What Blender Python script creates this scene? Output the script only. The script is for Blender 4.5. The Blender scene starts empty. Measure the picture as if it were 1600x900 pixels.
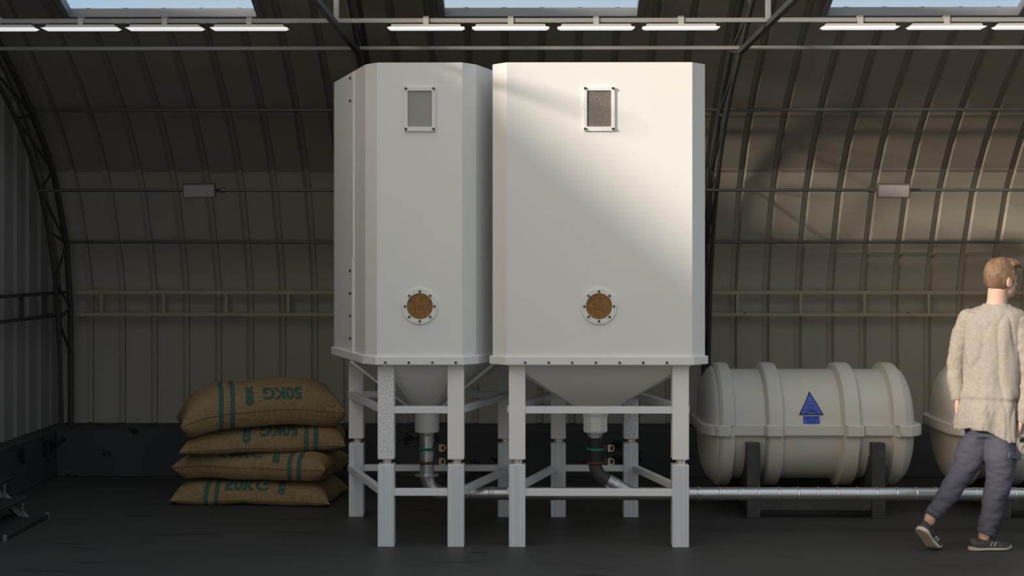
import bpy, bmesh, math, random
from mathutils import Vector, Matrix, noise
random.seed(7)
scene = bpy.context.scene
COL = scene.collection
PI = math.pi
F = 2222.2; CXP = 800.0; HYP = 407.0; CAMH = 1.8; YAW = 0.0099
CY, SY = math.cos(YAW), math.sin(YAW)

def at(px, py, d):
    """point of the hall seen at a pixel of the photograph at camera depth d"""
    xc = (px - CXP) * d / F
    return Vector((xc * CY - d * SY, xc * SY + d * CY, CAMH - (py - HYP) * d / F))

# ------------------------------------------------------------------ materials
def mat(name, col, rough=0.5, metal=0.0, spots=None, mix=None, bump=None, streak=None, spec=0.5, emit=None):
    m = bpy.data.materials.new(name); m.use_nodes = True
    nt = m.node_tree; N = nt.nodes; L = nt.links
    b = N['Principled BSDF']
    b.inputs['Roughness'].default_value = rough
    b.inputs['Metallic'].default_value = metal
    b.inputs['Specular IOR Level'].default_value = spec
    b.inputs['Base Color'].default_value = (*col, 1)
    tc = N.new('ShaderNodeTexCoord')
    last = None
    def mixin(prev, fac_socket, c2):
        mx = N.new('ShaderNodeMix'); mx.data_type = 'RGBA'
        if prev is None: mx.inputs[6].default_value = (*col, 1)
        else: L.new(prev, mx.inputs[6])
        mx.inputs[7].default_value = (*c2, 1)
        L.new(fac_socket, mx.inputs[0])
        return mx.outputs[2]
    def coords(scale):
        mp = N.new('ShaderNodeMapping'); mp.inputs['Scale'].default_value = scale
        L.new(tc.outputs['Object'], mp.inputs['Vector'])
        return mp.outputs['Vector']
    if mix:            # broad soft colour variation: (scale, colour, amount)
        sc, c2, amt = mix
        n = N.new('ShaderNodeTexNoise'); n.inputs['Detail'].default_value = 5
        n.inputs['Scale'].default_value = 1
        L.new(coords(sc if isinstance(sc, tuple) else (sc,)*3), n.inputs['Vector'])
        r = N.new('ShaderNodeMapRange'); r.inputs[1].default_value = .35; r.inputs[2].default_value = .65
        r.inputs[4].default_value = amt
        L.new(n.outputs['Fac'], r.inputs[0]); last = mixin(last, r.outputs[0], c2)
    if streak:
        sc, c2, amt = streak
        n = N.new('ShaderNodeTexNoise'); n.inputs['Scale'].default_value = 1; n.inputs['Detail'].default_value = 3
        L.new(coords(sc), n.inputs['Vector'])
        r = N.new('ShaderNodeMapRange'); r.inputs[1].default_value = .4; r.inputs[2].default_value = .6
        r.inputs[4].default_value = amt
        L.new(n.outputs['Fac'], r.inputs[0]); last = mixin(last, r.outputs[0], c2)
    if spots:          # stains with their own outline: (scale, colour, threshold, softness)
        sc, c2, th, soft = spots
        n = N.new('ShaderNodeTexNoise'); n.inputs['Detail'].default_value = 9
        n.inputs['Scale'].default_value = 1; n.inputs['Roughness'].default_value = .65
        L.new(coords(sc if isinstance(sc, tuple) else (sc,)*3), n.inputs['Vector'])
        r = N.new('ShaderNodeMapRange'); r.inputs[1].default_value = th; r.inputs[2].default_value = th + soft
        L.new(n.outputs['Fac'], r.inputs[0]); last = mixin(last, r.outputs[0], c2)
    if last is not None: L.new(last, b.inputs['Base Color'])
    if bump:
        sc, st, dist = bump
        n = N.new('ShaderNodeTexNoise'); n.inputs['Scale'].default_value = 1; n.inputs['Detail'].default_value = 4
        L.new(coords(sc if isinstance(sc, tuple) else (sc,)*3), n.inputs['Vector'])
        bp = N.new('ShaderNodeBump'); bp.inputs['Strength'].default_value = st; bp.inputs['Distance'].default_value = dist
        L.new(n.outputs['Fac'], bp.inputs['Height']); L.new(bp.outputs['Normal'], b.inputs['Normal'])
    if emit:
        b.inputs['Emission Color'].default_value = (*emit[0], 1); b.inputs['Emission Strength'].default_value = emit[1]
    return m

def mat_burlap(name, col, col2):
    m = mat(name, col, rough=.95, spec=.1)
    nt = m.node_tree; N = nt.nodes; L = nt.links; b = N['Principled BSDF']
    tc = N.new('ShaderNodeTexCoord')
    outs = []
    for sc in ((6, 160, 160), (160, 160, 6)):
        mp = N.new('ShaderNodeMapping'); mp.inputs['Scale'].default_value = sc
        n = N.new('ShaderNodeTexNoise'); n.inputs['Scale'].default_value = 1; n.inputs['Detail'].default_value = 2
        L.new(tc.outputs['Object'], mp.inputs['Vector']); L.new(mp.outputs['Vector'], n.inputs['Vector'])
        outs.append(n.outputs['Fac'])
    ad = N.new('ShaderNodeMath'); ad.operation = 'ADD'; L.new(outs[0], ad.inputs[0]); L.new(outs[1], ad.inputs[1])
    r = N.new('ShaderNodeMapRange'); r.inputs[1].default_value = .75; r.inputs[2].default_value = 1.25
    L.new(ad.outputs[0], r.inputs[0])
    mx = N.new('ShaderNodeMix'); mx.data_type = 'RGBA'
    mx.inputs[6].default_value = (*col, 1); mx.inputs[7].default_value = (*col2, 1)
    L.new(r.outputs[0], mx.inputs[0]); L.new(mx.outputs[2], b.inputs['Base Color'])
    bp = N.new('ShaderNodeBump'); bp.inputs['Strength'].default_value = .5; bp.inputs['Distance'].default_value = .004
    L.new(ad.outputs[0], bp.inputs['Height']); L.new(bp.outputs['Normal'], b.inputs['Normal'])
    return m

M = {}
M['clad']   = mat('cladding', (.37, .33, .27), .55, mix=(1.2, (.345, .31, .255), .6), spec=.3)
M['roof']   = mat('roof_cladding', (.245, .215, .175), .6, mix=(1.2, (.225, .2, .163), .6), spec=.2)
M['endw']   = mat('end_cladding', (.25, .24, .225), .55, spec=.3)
M['conc']   = mat('dark_concrete', (.062, .062, .064), .85, mix=(2.0, (.048, .049, .052), .9), spots=((3.2, 3.2, 4.5), (.016, .016, .017), .575, .02), spec=.2)
M['floor']  = mat('floor_concrete', (.052, .05, .048), .6, mix=(1.1, (.042, .041, .041), .9), spots=((1.6, 5.5, 3), (.022, .021, .021), .61, .03), bump=(14, .15, .004), spec=.35)
M['bounce_yard']   = mat('bounce_yard_concrete', (.36, .34, .305), .9, mix=(1.5, (.31, .295, .27), .8), spec=.2)
M['steel']  = mat('black_steel', (.045, .042, .04), .5, spec=.4)
M['rail']   = mat('grey_rail', (.225, .222, .215), .5, spec=.4)
M['rod']    = mat('dark_rod', (.12, .115, .105), .35, .4)
M['lattice']= mat('olive_lattice', (.36, .31, .22), .55, spec=.3)
M['frame']  = mat('roof_window_frame', (.2, .2, .21), .5)
M['silo']   = mat('silo_paint', (.755, .755, .745), .5, mix=(1.5, (.73, .73, .725), .5), spec=.35)
M['lid']    = mat('dark_lid', (.14, .13, .12), .8, mix=(5, (.10, .095, .09), .8))  # unseen lid added dark, so less light bounces onto the roof
M['cell']   = mat('load_cell_steel', (.78, .75, .70), .3, .35)
M['hopper'] = mat('hopper_paint', (.80, .78, .74), .5, mix=(2, (.77, .755, .72), .5), spec=.35)
M['legup']  = mat('upper_leg_paint', (.80, .785, .785), .5, spec=.4)
M['legdn']  = mat('lower_leg_brushed', (.66, .71, .77), .45, .1, streak=((60, 60, .6), (.56, .61, .68), .8))
M['brace']  = mat('brace_paint', (.70, .72, .75), .5)
M['spangle']= mat('galvanised_spangle', (.8, .8, .82), .5, 0, spots=((130, 130, 130), (.46, .46, .49), .48, .1))
M['black']  = mat('black_bolt', (.012, .012, .012), .4)
M['chrome'] = mat('polished_steel', (.75, .74, .72), .22, .9)
M['pipe']   = mat('pipe_steel', (.6, .61, .62), .32, .85, streak=((3, 40, 40), (.5, .51, .52), .5))
M['rubber'] = mat('black_rubber', (.014, .015, .016), .6)
M['hose']   = mat('dark_hose', (.045, .045, .043), .6)
M['green']  = mat('green_ring', (.0, .19, .12), .5)
M['red']    = mat('dark_red_ring', (.1, .03, .028), .5)
M['copper'] = mat('copper_wire', (.75, .55, .45), .3, .6)
M['grain']  = mat('grain', (.30, .17, .065), .9, mix=(60, (.18, .10, .04), .8), bump=(120, .6, .005), spec=.1)
M['pane1']  = mat('foggy_pane', (.31, .31, .28), .3, mix=(9, (.27, .28, .26), .7), spots=((46, 46, 46), (.55, .55, .52), .70, .03))
M['pane2']  = mat('dusty_pane', (.17, .14, .125), .3, mix=(9, (.13, .13, .13), .7), spots=((110, 110, 110), (.4, .33, .27), .60, .05))
M['burlap'] = mat_burlap('burlap', (.34, .235, .125), (.22, .148, .078))
M['print']  = mat_burlap('green_print', (.075, .145, .112), (.045, .095, .075))
M['seam']   = mat('seam_thread', (.1, .065, .034), .95, spec=.1)
M['tank']   = mat('tank_plastic', (.60, .575, .525), .5, mix=(2, (.57, .545, .5), .5), bump=(40, .05, .002), spec=.3)
M['cradle'] = mat('worn_black_steel', (.028, .028, .03), .55, 0, mix=(9, (.06, .06, .06), .8), spots=((14, 14, 14), (.11, .11, .105), .62, .1))
M['sblue']  = mat('sticker_blue', (.05, .115, .62), .45)
M['sdark']  = mat('sticker_ink', (.012, .02, .10), .5)
M['sblack'] = mat('sticker_border', (.01, .01, .02), .5)
M['lamp']   = mat('lamp_diffuser', (.9, .9, .9), .4, emit=((1, 1, 1), .68))
M['lampbox']= mat('lamp_housing', (.36, .34, .31), .5)
M['flood']  = mat('flood_glass', (.33, .30, .285), .3, mix=(4, (.30, .285, .28), .6))
M['floodb'] = mat('flood_body', (.10, .085, .075), .5)
M['tread']  = mat('tread_grating', (.05, .055, .055), .5, .3)
M['shirt']  = mat('shirt_knit', (.375, .335, .295), .95, mix=(55, (.32, .285, .25), .8), bump=((90, 90, 25), .15, .003), spec=.05)
M['pants']  = mat('trouser_cloth', (.115, .115, .158), .8, mix=(9, (.09, .092, .132), .7), bump=(22, .3, .012), spec=.15)
M['skin']   = mat('skin', (.66, .42, .33), .55, spec=.3)
M['hair']   = mat('hair', (.24, .15, .09), .55, streak=((30, 30, 7), (.15, .09, .052), .9), bump=((50, 50, 14), .5, .006), spec=.3)
M['shoe']   = mat('shoe_leather', (.055, .047, .045), .5, mix=(20, (.035, .032, .033), .8))
M['sole']   = mat('shoe_sole', (.62, .57, .5), .6, mix=(14, (.5, .42, .3), .6))
M['lace']   = mat('shoe_lace', (.02, .02, .02), .7)
M['stripe'] = mat('shoe_stripe', (.42, .40, .38), .5)
# glass of the roof windows: clear with a faint reflection
g = bpy.data.materials.new('roof_glass'); g.use_nodes = True
nt = g.node_tree; nt.nodes.clear()
o_ = nt.nodes.new('ShaderNodeOutputMaterial'); mx_ = nt.nodes.new('ShaderNodeMixShader')
t_ = nt.nodes.new('ShaderNodeBsdfTransparent'); t_.inputs[0].default_value = (.96, .98, 1, 1)
gl = nt.nodes.new('ShaderNodeBsdfGlossy'); gl.inputs['Roughness'].default_value = .03
mx_.inputs[0].default_value = .05
nt.links.new(t_.outputs[0], mx_.inputs[1]); nt.links.new(gl.outputs[0], mx_.inputs[2]); nt.links.new(mx_.outputs[0], o_.inputs[0])
M['glass'] = g

# ------------------------------------------------------------------ mesh builder
def frame_for(d, hint=Vector((0, 0, 1))):
    d = d.normalized()
    if abs(d.dot(hint)) > .98: hint = Vector((1, 0, 0)) if abs(d.x) < .9 else Vector((0, 1, 0))
    u = d.cross(hint).normalized(); v = u.cross(d).normalized()
    return u, v

class MB:
    def __init__(s): s.v = []; s.f = []
    def add(s, verts, faces):
        o = len(s.v); s.v += [Vector(p) for p in verts]; s.f += [tuple(i + o for i in f) for f in faces]; return s
    def box(s, a, b):
        x0, y0, z0 = a; x1, y1, z1 = b
        return s.add([(x0,y0,z0),(x1,y0,z0),(x1,y1,z0),(x0,y1,z0),(x0,y0,z1),(x1,y0,z1),(x1,y1,z1),(x0,y1,z1)],
                     [(3,2,1,0),(4,5,6,7),(0,1,5,4),(1,2,6,5),(2,3,7,6),(3,0,4,7)])
    def bar(s, p, q, w, h, hint=Vector((0, 0, 1))):
        p = Vector(p); q = Vector(q); u, v = frame_for(q - p, hint); u *= w / 2; v *= h / 2
        return s.add([p-u-v, p+u-v, p+u+v, p-u+v, q-u-v, q+u-v, q+u+v, q-u+v],
                     [(0,1,2,3),(7,6,5,4),(0,4,5,1),(1,5,6,2),(2,6,7,3),(3,7,4,0)])
    def loft(s, rings, close=True, caps=True):
        n = len(rings[0]); o = len(s.v)
        for r in rings: s.v += [Vector(p) for p in r]
        for i in range(len(rings) - 1):
            for j in range(n if close else n - 1):
                k = (j + 1) % n
                s.f.append((o+i*n+j, o+i*n+k, o+(i+1)*n+k, o+(i+1)*n+j))
        if caps and close:
            s.f.append(tuple(o + j for j in range(n))[::-1])
            s.f.append(tuple(o + (len(rings)-1)*n + j for j in range(n)))
        return s
    def tube(s, pts, rad, seg=16, caps=True, round_ends=False):
        pts = [Vector(p) for p in pts]; n = len(pts)
        rad = rad if isinstance(rad, (list, tuple)) else [rad] * n
        T = [((pts[min(i+1, n-1)] - pts[max(i-1, 0)])).normalized() for i in range(n)]
        u, v = frame_for(T[0]); rings = []
        P = []
        for i in range(n):
            if i:
                u = (u - T[i] * u.dot(T[i])).normalized(); v = T[i].cross(u) * -1
                v = u.cross(T[i])
            P.append((pts[i], rad[i], u.copy(), v.copy()))
        if round_ends:
            a, b = P[0], P[-1]
            pre = [(a[0] - T[0]*a[1]*math.sin(t), a[1]*math.cos(t), a[2], a[3]) for t in (1.4, 1.05, .7, .35)]
            post = [(b[0] + T[-1]*b[1]*math.sin(t), b[1]*math.cos(t), b[2], b[3]) for t in (.35, .7, 1.05, 1.4)]
            P = pre + P + post
        for c, r, uu, vv in P:
            rings.append([c + uu*r*math.cos(2*PI*j/seg) + vv*r*math.sin(2*PI*j/seg) for j in range(seg)])
        return s.loft(rings, True, caps)
    def disc(s, c, axis, r, t, seg=24):
        c = Vector(c); a = Vector(axis).normalized()
        return s.tube([c, c + a * t], r, seg)
    def ring(s, c, axis, r0, r1, t, seg=32):
        """flat washer: inner r0, outer r1, thickness t along axis"""
        c = Vector(c); a = Vector(axis).normalized(); u, v = frame_for(a)
        prof = [(r0, 0), (r1, 0), (r1, t), (r0, t)]
        rings = [[c + a*h + (u*math.cos(2*PI*j/seg) + v*math.sin(2*PI*j/seg))*r for j in range(seg)] for r, h in prof]
        rings.append(rings[0]); return s.loft(rings, True, False)
    def torus(s, c, axis, R, r, seg=28, sub=10):
        c = Vector(c); a = Vector(axis).normalized(); u, v = frame_for(a)
        rings = []
        for i in range(sub + 1):
            t = 2*PI*i/sub
            rings.append([c + a*r*math.sin(t) + (u*math.cos(2*PI*j/seg)+v*math.sin(2*PI*j/seg))*(R + r*math.cos(t)) for j in range(seg)])
        return s.loft(rings, True, False)
    def prism(s, poly, z0, z1):
        return s.loft([[(p[0], p[1], z0) for p in poly], [(p[0], p[1], z1) for p in poly]])
    def ball(s, c, r, seg=20, rings=12, mtx=None):
        c = Vector(c); R = []
        rx, ry, rz = r if isinstance(r, (tuple, list)) else (r, r, r)
        for i in range(rings + 1):
            t = PI * (i + .02) / (rings + .04) - PI/2
            ring = []
            for j in range(seg):
                p = Vector((rx*math.cos(t)*math.cos(2*PI*j/seg), ry*math.cos(t)*math.sin(2*PI*j/seg), rz*math.sin(t)))
                if mtx: p = mtx @ p
                ring.append(c + p)
            R.append(ring)
        return s.loft(R)

def root_loc(o):
    w = Vector((0, 0, 0))
    while o is not None: w += o.location; o = o.parent
    return w

def fix_normals(me):
    bm = bmesh.new(); bm.from_mesh(me)
    bmesh.ops.remove_doubles(bm, verts=bm.verts, dist=1e-5)
    bmesh.ops.recalc_face_normals(bm, faces=bm.faces); bm.to_mesh(me); bm.free()

def build(mb, name, m, parent=None, loc=None, bevel=0, smooth=0, remesh=0, smit=0, disp=None, recalc=True):
    """one mesh object from a builder (world coordinates); smooth = crease angle in degrees"""
    me = bpy.data.meshes.new(name); o = bpy.data.objects.new(name, me); COL.objects.link(o)
    if parent is not None: o.parent = parent; off = root_loc(parent)
    else:
        off = Vector(loc) if loc is not None else Vector((0, 0, 0)); o.location = off
    me.from_pydata([p - off for p in mb.v], [], mb.f); me.update()
    if recalc: fix_normals(me)
    if remesh:
        md = o.modifiers.new('r', 'REMESH'); md.mode = 'VOXEL'; md.voxel_size = remesh
        if smit:
            sm = o.modifiers.new('s', 'SMOOTH'); sm.iterations = smit; sm.factor = .5
        dg = bpy.context.evaluated_depsgraph_get()
        nm = bpy.data.meshes.new_from_object(o.evaluated_get(dg)); o.modifiers.clear(); o.data = nm; bpy.data.meshes.remove(me); me = nm
        me.name = name
    if disp:
        me.update()
        nv = [v.normal.copy() for v in me.vertices]
        for v, nn in zip(me.vertices, nv): v.co += nn * disp(v.co + off)
        me.update()
    me.materials.append(m)
    if bevel:
        md = o.modifiers.new('bevel', 'BEVEL'); md.width = bevel; md.segments = 2; md.limit_method = 'ANGLE'; md.angle_limit = .6
    if smooth:
        for p in me.polygons: p.use_smooth = True
        if smooth < 180: me.set_sharp_from_angle(angle=math.radians(smooth))
    return o

def tag(o, label=None, cat=None, group=None, kind=None):
    if label: o['label'] = label
    if cat: o['category'] = cat
    if group: o['group'] = group
    if kind: o['kind'] = kind
    return o

def thing(name, label, cat, loc, group=None):
    o = bpy.data.objects.new(name, None); COL.objects.link(o); o.location = Vector(loc); o.empty_display_size = .1
    return tag(o, label, cat, group)

def copy_tree(o, loc=None, parent=None):
    c = o.copy(); COL.objects.link(c)
    if parent is not None: c.parent = parent
    if loc is not None: c.location = Vector(loc)
    for ch in list(o.children): copy_tree(ch, None, c)
    return c

# ------------------------------------------------------------------ the hall
# inner face of the curved cladding, (depth, height), from the kerb to the ridge
PROF = [(12.30, .38), (12.30, 1.52), (12.22, 1.78), (12.12, 1.99), (11.93, 2.37), (11.79, 2.55), (11.60, 2.76), (11.38, 2.965),
        (11.08, 3.19), (10.78, 3.385), (10.60, 3.505), (10.42, 3.62)]
SKY_LO = len(PROF) - 1
PROF += [(10.2, 3.74), (9.9, 3.87), (9.45, 4.0)]
SKY_HI = len(PROF) - 1
PROF += [(9.2, 4.045), (9.03, 4.065)]
RIDGE = 9.03
def prof_normal(i):
    a = Vector(PROF[max(i-1, 0)]); b = Vector(PROF[min(i+1, len(PROF)-1)])
    t = (b - a).normalized(); return Vector((t.y, -t.x))       # outward (away from the hall)
SKYX = [(-3.365, -1.945), (-.618, .833), (2.167, 3.604)]
X0, X1 = -4.06, 11.0
GP, G0 = .2785, -3.781
def columns():
    cols = [(X0, 0.0), (X1, 0.0)]
    k = -1
    while G0 + k*GP < X1 - .05:
        gx = G0 + k*GP
        for dx, dp in ((-.034, 0), (-.017, .034), (.015, .034), (.034, 0)):
            if X0 < gx + dx < X1: cols.append((gx + dx, dp))
        k += 1
    return cols
def nudge(x):
    k = round((x - G0)/GP); gx = G0 + k*GP
    if abs(x - gx) < .05: return gx + (.05 if x > gx else -.05)
    return x
SKYX = [(nudge(a), nudge(b)) for a, b in SKYX]
cols = columns()
for a, b in SKYX: cols += [(a, 0.0), (b, 0.0)]
cols.sort()
def clad_mesh(i0, i1):
    mb = MB(); nC = len(cols); rows = []
    th = .012
    for side in (0, 1):
        for i in range(i0, i1 + 1):
            nrm = prof_normal(i)
            lap = .0
            for x, dp in cols:
                q = Vector(PROF[i]) + nrm * (dp + lap + side*th)
                mb.v.append(Vector((x, q.x, q.y)))
    nR = i1 - i0 + 1
    idx = lambda s_, r, c: s_*nR*nC + r*nC + c
    def hole(i, c):
        if not (SKY_LO <= i < SKY_HI): return False
        xm = (cols[c][0] + cols[c+1][0]) / 2
        return any(a < xm < b for a, b in SKYX)
    for r in range(nR - 1):
        for c in range(nC - 1):
            if hole(i0 + r, c): continue
            mb.f.append((idx(0, r, c), idx(0, r+1, c), idx(0, r+1, c+1), idx(0, r, c+1)))
            mb.f.append((idx(1, r, c), idx(1, r, c+1), idx(1, r+1, c+1), idx(1, r+1, c)))
    return mb
# back wall up to the sheet joint at head height, then two lapped courses of curved roof sheet
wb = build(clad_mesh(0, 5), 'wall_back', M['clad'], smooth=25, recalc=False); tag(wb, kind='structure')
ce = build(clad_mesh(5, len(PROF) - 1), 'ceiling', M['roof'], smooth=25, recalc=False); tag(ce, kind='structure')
# raised laps where the sheets overlap
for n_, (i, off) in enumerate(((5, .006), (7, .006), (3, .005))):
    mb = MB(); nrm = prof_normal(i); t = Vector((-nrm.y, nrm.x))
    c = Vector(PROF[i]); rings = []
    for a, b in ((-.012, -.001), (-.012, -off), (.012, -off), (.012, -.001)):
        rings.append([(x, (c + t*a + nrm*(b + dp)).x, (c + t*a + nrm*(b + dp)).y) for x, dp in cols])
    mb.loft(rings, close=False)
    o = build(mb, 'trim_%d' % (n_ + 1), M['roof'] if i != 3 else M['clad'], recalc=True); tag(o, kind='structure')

# floor, kerbs
fl = MB(); fl.box((-14, -9, -.2), (16, 12.8, 0)); tag(build(fl, 'floor', M['floor']), kind='structure')
YK = 11.80
# unseen pale concrete yard added at the open side to bounce sunlight in
ya = MB(); ya.box((-14, -9, -.1), (16, 6.2, .006)); tag(build(ya, 'floor', M['bounce_yard']), kind='structure')
kb = MB(); kb.box((-3.91, YK, 0), (X1, 12.5, .392)); tag(build(kb, 'baseboard_back', M['conc'], bevel=.008), kind='structure')
kl = MB(); kl.box((-4.3, 2.9, 0), (-3.91, 12.5, .392)); tag(build(kl, 'baseboard_left', M['conc'], bevel=.008), kind='structure')

# left end wall: corrugated sheet, unseen front edge shaped to shade the right silo
def end_wall_top(y):
    fr_ = [(3.0, 2.45), (3.78, 2.90), (5.19, 3.66), (6.03, 4.217), (6.32, 4.42), (8.6, 4.42)]  # front outline set by where its shadow edge should fall
    for (a, za), (b, zb) in zip(fr_, fr_[1:]):
        if a <= y <= b: return za + (zb - za)*(y - a)/(b - a)
    y2 = y if y >= RIDGE else RIDGE
    for (a, za), (b, zb) in zip(PROF[1:], PROF[2:]):
        if b <= y2 <= a: return za + (zb - za) * (a - y2) / (a - b) if a != b else max(za, zb)
    return 1.52
ys = []
k = 0
while True:
    gy = 12.06 - k*GP
    if gy < 3.16: break
    for dx, dp in ((.045, 0), (.026, -.038), (-.012, -.038), (-.045, 0)): ys.append((gy + dx, dp))
    k += 1
ys = [(12.33, 0)] + ys + [(3.0, 0)]
mb = MB()
for side in (0, 1):
    x_ = -4.05 - side*.02
    mb.v += [Vector((x_ + d_, y, .38)) for y, d_ in ys] + [Vector((x_ + d_, y, max(1.6, end_wall_top(min(max(y, 3.0), 12.28))) + (.10 if y > 8.4 else 0))) for y, d_ in ys]
n = len(ys)
for j in range(n - 1):
    mb.f.append((j, j+1, n+j+1, n+j)); mb.f.append((2*n+j, 3*n+j, 3*n+j+1, 2*n+j+1))
    mb.f.append((n+j, n+j+1, 3*n+j+1, 3*n+j)); mb.f.append((j, 2*n+j, 2*n+j+1, j+1))
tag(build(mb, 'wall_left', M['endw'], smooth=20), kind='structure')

# roof windows
for i, (a, b) in enumerate(SKYX):
    lo, hi = Vector(PROF[SKY_LO]), Vector(PROF[SKY_HI]); nl = prof_normal(SKY_LO)
    t = (hi - lo).normalized(); nn = Vector((t.y, -t.x))
    def pt(x, along, out): q = lo + t*along + nn*out; return Vector((x, q.x, q.y))
    Ln = (hi - lo).length
    fm = MB(); w = .045; dep0, dep1 = -.05, .022
    def fbox(xa, xb, la, lb):
        fm.add([pt(xa,la,dep0),pt(xb,la,dep0),pt(xb,lb,dep0),pt(xa,lb,dep0),pt(xa,la,dep1),pt(xb,la,dep1),pt(xb,lb,dep1),pt(xa,lb,dep1)],
               [(3,2,1,0),(4,5,6,7),(0,1,5,4),(1,2,6,5),(2,3,7,6),(3,0,4,7)])
    fbox(a - .02, a + w - .02, -.02, Ln + .02); fbox(b - w + .02, b + .02, -.02, Ln + .02)
    fbox(a + w - .02, b - w + .02, -.02, w - .02); fbox(a + w - .02, b - w + .02, Ln - w + .02, Ln + .02)
    fr = build(fm, 'window_%d' % (i + 1), M['frame'], bevel=.003); tag(fr, kind='structure')
    gm = MB(); gm.add([pt(a+.02,.02,.002),pt(b-.02,.02,.002),pt(b-.02,Ln-.02,.002),pt(a+.02,Ln-.02,.002),
                       pt(a+.02,.02,.008),pt(b-.02,.02,.008),pt(b-.02,Ln-.02,.008),pt(a+.02,Ln-.02,.008)],
                      [(3,2,1,0),(4,5,6,7),(0,1,5,4),(1,2,6,5),(2,3,7,6),(3,0,4,7)])
    build(gm, 'window_glass', M['glass'], fr)

# lattice trusses
INNER = [(11.86, .395), (11.82, 1.0), (11.77, 1.31), (11.70, 1.63), (11.53, 2.04), (11.34, 2.355), (11.10, 2.63), (10.80, 2.88), (10.45, 3.09), (10.06, 3.27), (9.6, 3.50), (9.1, 3.70), (8.35, 3.86)]
OUTER = [(12.10, .395), (12.10, 1.0), (12.09, 1.40), (11.98, 1.95), (11.75, 2.37), (11.64, 2.54), (11.40, 2.76), (11.16, 2.95), (10.86, 3.16), (10.54, 3.345), (10.2, 3.55), (9.8, 3.74), (9.3, 3.92), (8.35, 4.07)]
def truss(X, label):
    t = thing('roof_truss', label, 'truss', (X, 11.98, .392))
    build(MB().tube([(X, a, b) for a, b in INNER], .019, 8), 'inner_chord', M['steel'], t, smooth=60)
    build(MB().tube([(X, a, b) for a, b in OUTER], .026, 8), 'outer_chord', M['steel'], t, smooth=60)
    web = [(OUTER[1], INNER[2]), (INNER[2], OUTER[2]), (OUTER[2], INNER[3]), (INNER[3], OUTER[3]), (OUTER[3], INNER[4]), (INNER[5], OUTER[3]),
           (INNER[5], OUTER[5]), (OUTER[5], INNER[7]), (INNER[7], OUTER[7]), (OUTER[7], INNER[9]), (INNER[9], OUTER[9]), (OUTER[9], INNER[10]), (INNER[10], OUTER[11]), (OUTER[11], INNER[11]), (INNER[11], OUTER[12])]
    for p, q in web:
        build(MB().tube([(X, *p), (X, *q)], .012, 6), 'web_bar', M['steel'], t, smooth=60)
    build(MB().bar((X, 10.08, 3.275), (X, 7.55, 3.275), .036, .036), 'tie_beam', M['steel'], t, bevel=.003)
    build(MB().bar((X, 8.92, 3.29), (X, 8.92, 4.06), .032, .032), 'king_post', M['rail'], t, bevel=.003)
    build(MB().box((X - .07, 11.80, .392), (X + .07, 12.16, .404)), 'foot_plate', M['steel'], t)
    return t
XT = (-3.885, -1.19, 1.515, 4.27)
truss(XT[0], 'black lattice roof truss in the corner against the left end wall')
truss(XT[1], 'black lattice roof truss rising behind the left silo')
truss(XT[2], 'black lattice roof truss rising beside the right edge of the right silo')
truss(XT[3], 'black lattice roof truss at the right edge, behind the walking person')

# purlins and pipes running the length of the hall
def purlin(name, y, z, size, m, label, cat, x0=-3.9, x1=7.3, rnd=False):
    mb = MB()
    if rnd: mb.tube([(x0, y, z), (x1, y, z)], size, 10)
    else: mb.bar((x0, y, z), (x1, y, z), size, size)
    for v in mb.v: v -= Vector((0, 0, 0))
    o = build(mb, name, m, loc=((x0 + x1)/2, y, z), smooth=50); return tag(o, label, cat)
purlin('roof_purlin', 10.06, 3.272 + .03, .024, M['rail'], 'grey square purlin just above the tops of both silos', 'beam')
purlin('light_rail', 8.88, 3.298, .026, M['rail'], 'grey rail carrying the row of strip lights under the skylights', 'beam')
purlin('round_purlin', 11.19, 2.985, .012, M['rod'], 'thin round purlin third from the roof, level with the silo inspection windows', 'beam', rnd=True)
purlin('lamp_pipe', 11.32, 2.36, .013, M['rod'], 'thin dark pipe carrying the two floodlights', 'pipe', rnd=True)
purlin('round_purlin', 11.99, 1.955, .013, M['rod'], 'lowest thin round purlin, between the floodlights and the lattice rail', 'beam', rnd=True)

def lattice_back():
    t = thing('lattice_rail', 'olive ladder-like rail along the back wall', 'rail', (0, 12.19, 1.34))
    y = 12.19
    build(MB().bar((-3.86, y, 1.527), (7.3, y, 1.527), .03, .028), 'upper_bar', M['lattice'], t)
    build(MB().bar((-3.86, y, 1.337), (7.3, y, 1.337), .03, .026), 'lower_bar', M['lattice'], t)
    for px in (157, 255, 353, 450, 548, 646, 744, 842, 940, 1038, 1152, 1250, 1349, 1449, 1549, 1649):
        x = at(px, 475, 12.19).x
        build(MB().box((x - .014, y - .014, 1.348), (x + .014, y + .014, 1.515)), 'upright', M['lattice'], t)
    for x in (-3.82, -2.5, -.8, .5, 1.9, 3.3, 4.6): build(MB().box((x - .015, y, 1.33), (x + .015, 12.32, 1.355)), 'wall_bracket', M['lattice'], t)
lattice_back()
def lattice_left():
    t = thing('lattice_rail', 'dark ladder-like rail along the left end wall', 'rail', (-3.96, 10, 1.34))
    x = -3.96
    build(MB().bar((x, 12.15, 1.527), (x, 4.6, 1.527), .03, .028), 'upper_bar', M['steel'], t)
    build(MB().bar((x, 12.15, 1.337), (x, 4.6, 1.337), .03, .026), 'lower_bar', M['steel'], t)
    for k in range(13):
        y = 11.66 - k*.54
        build(MB().box((x - .014, y - .014, 1.348), (x + .014, y + .014, 1.515)), 'upright', M['steel'], t)
    for y in (11.9, 9.5, 7.3, 5.0): build(MB().box((-4.1, y - .015, 1.33), (x, y + .015, 1.355)), 'wall_bracket', M['steel'], t)
lattice_left()

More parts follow.
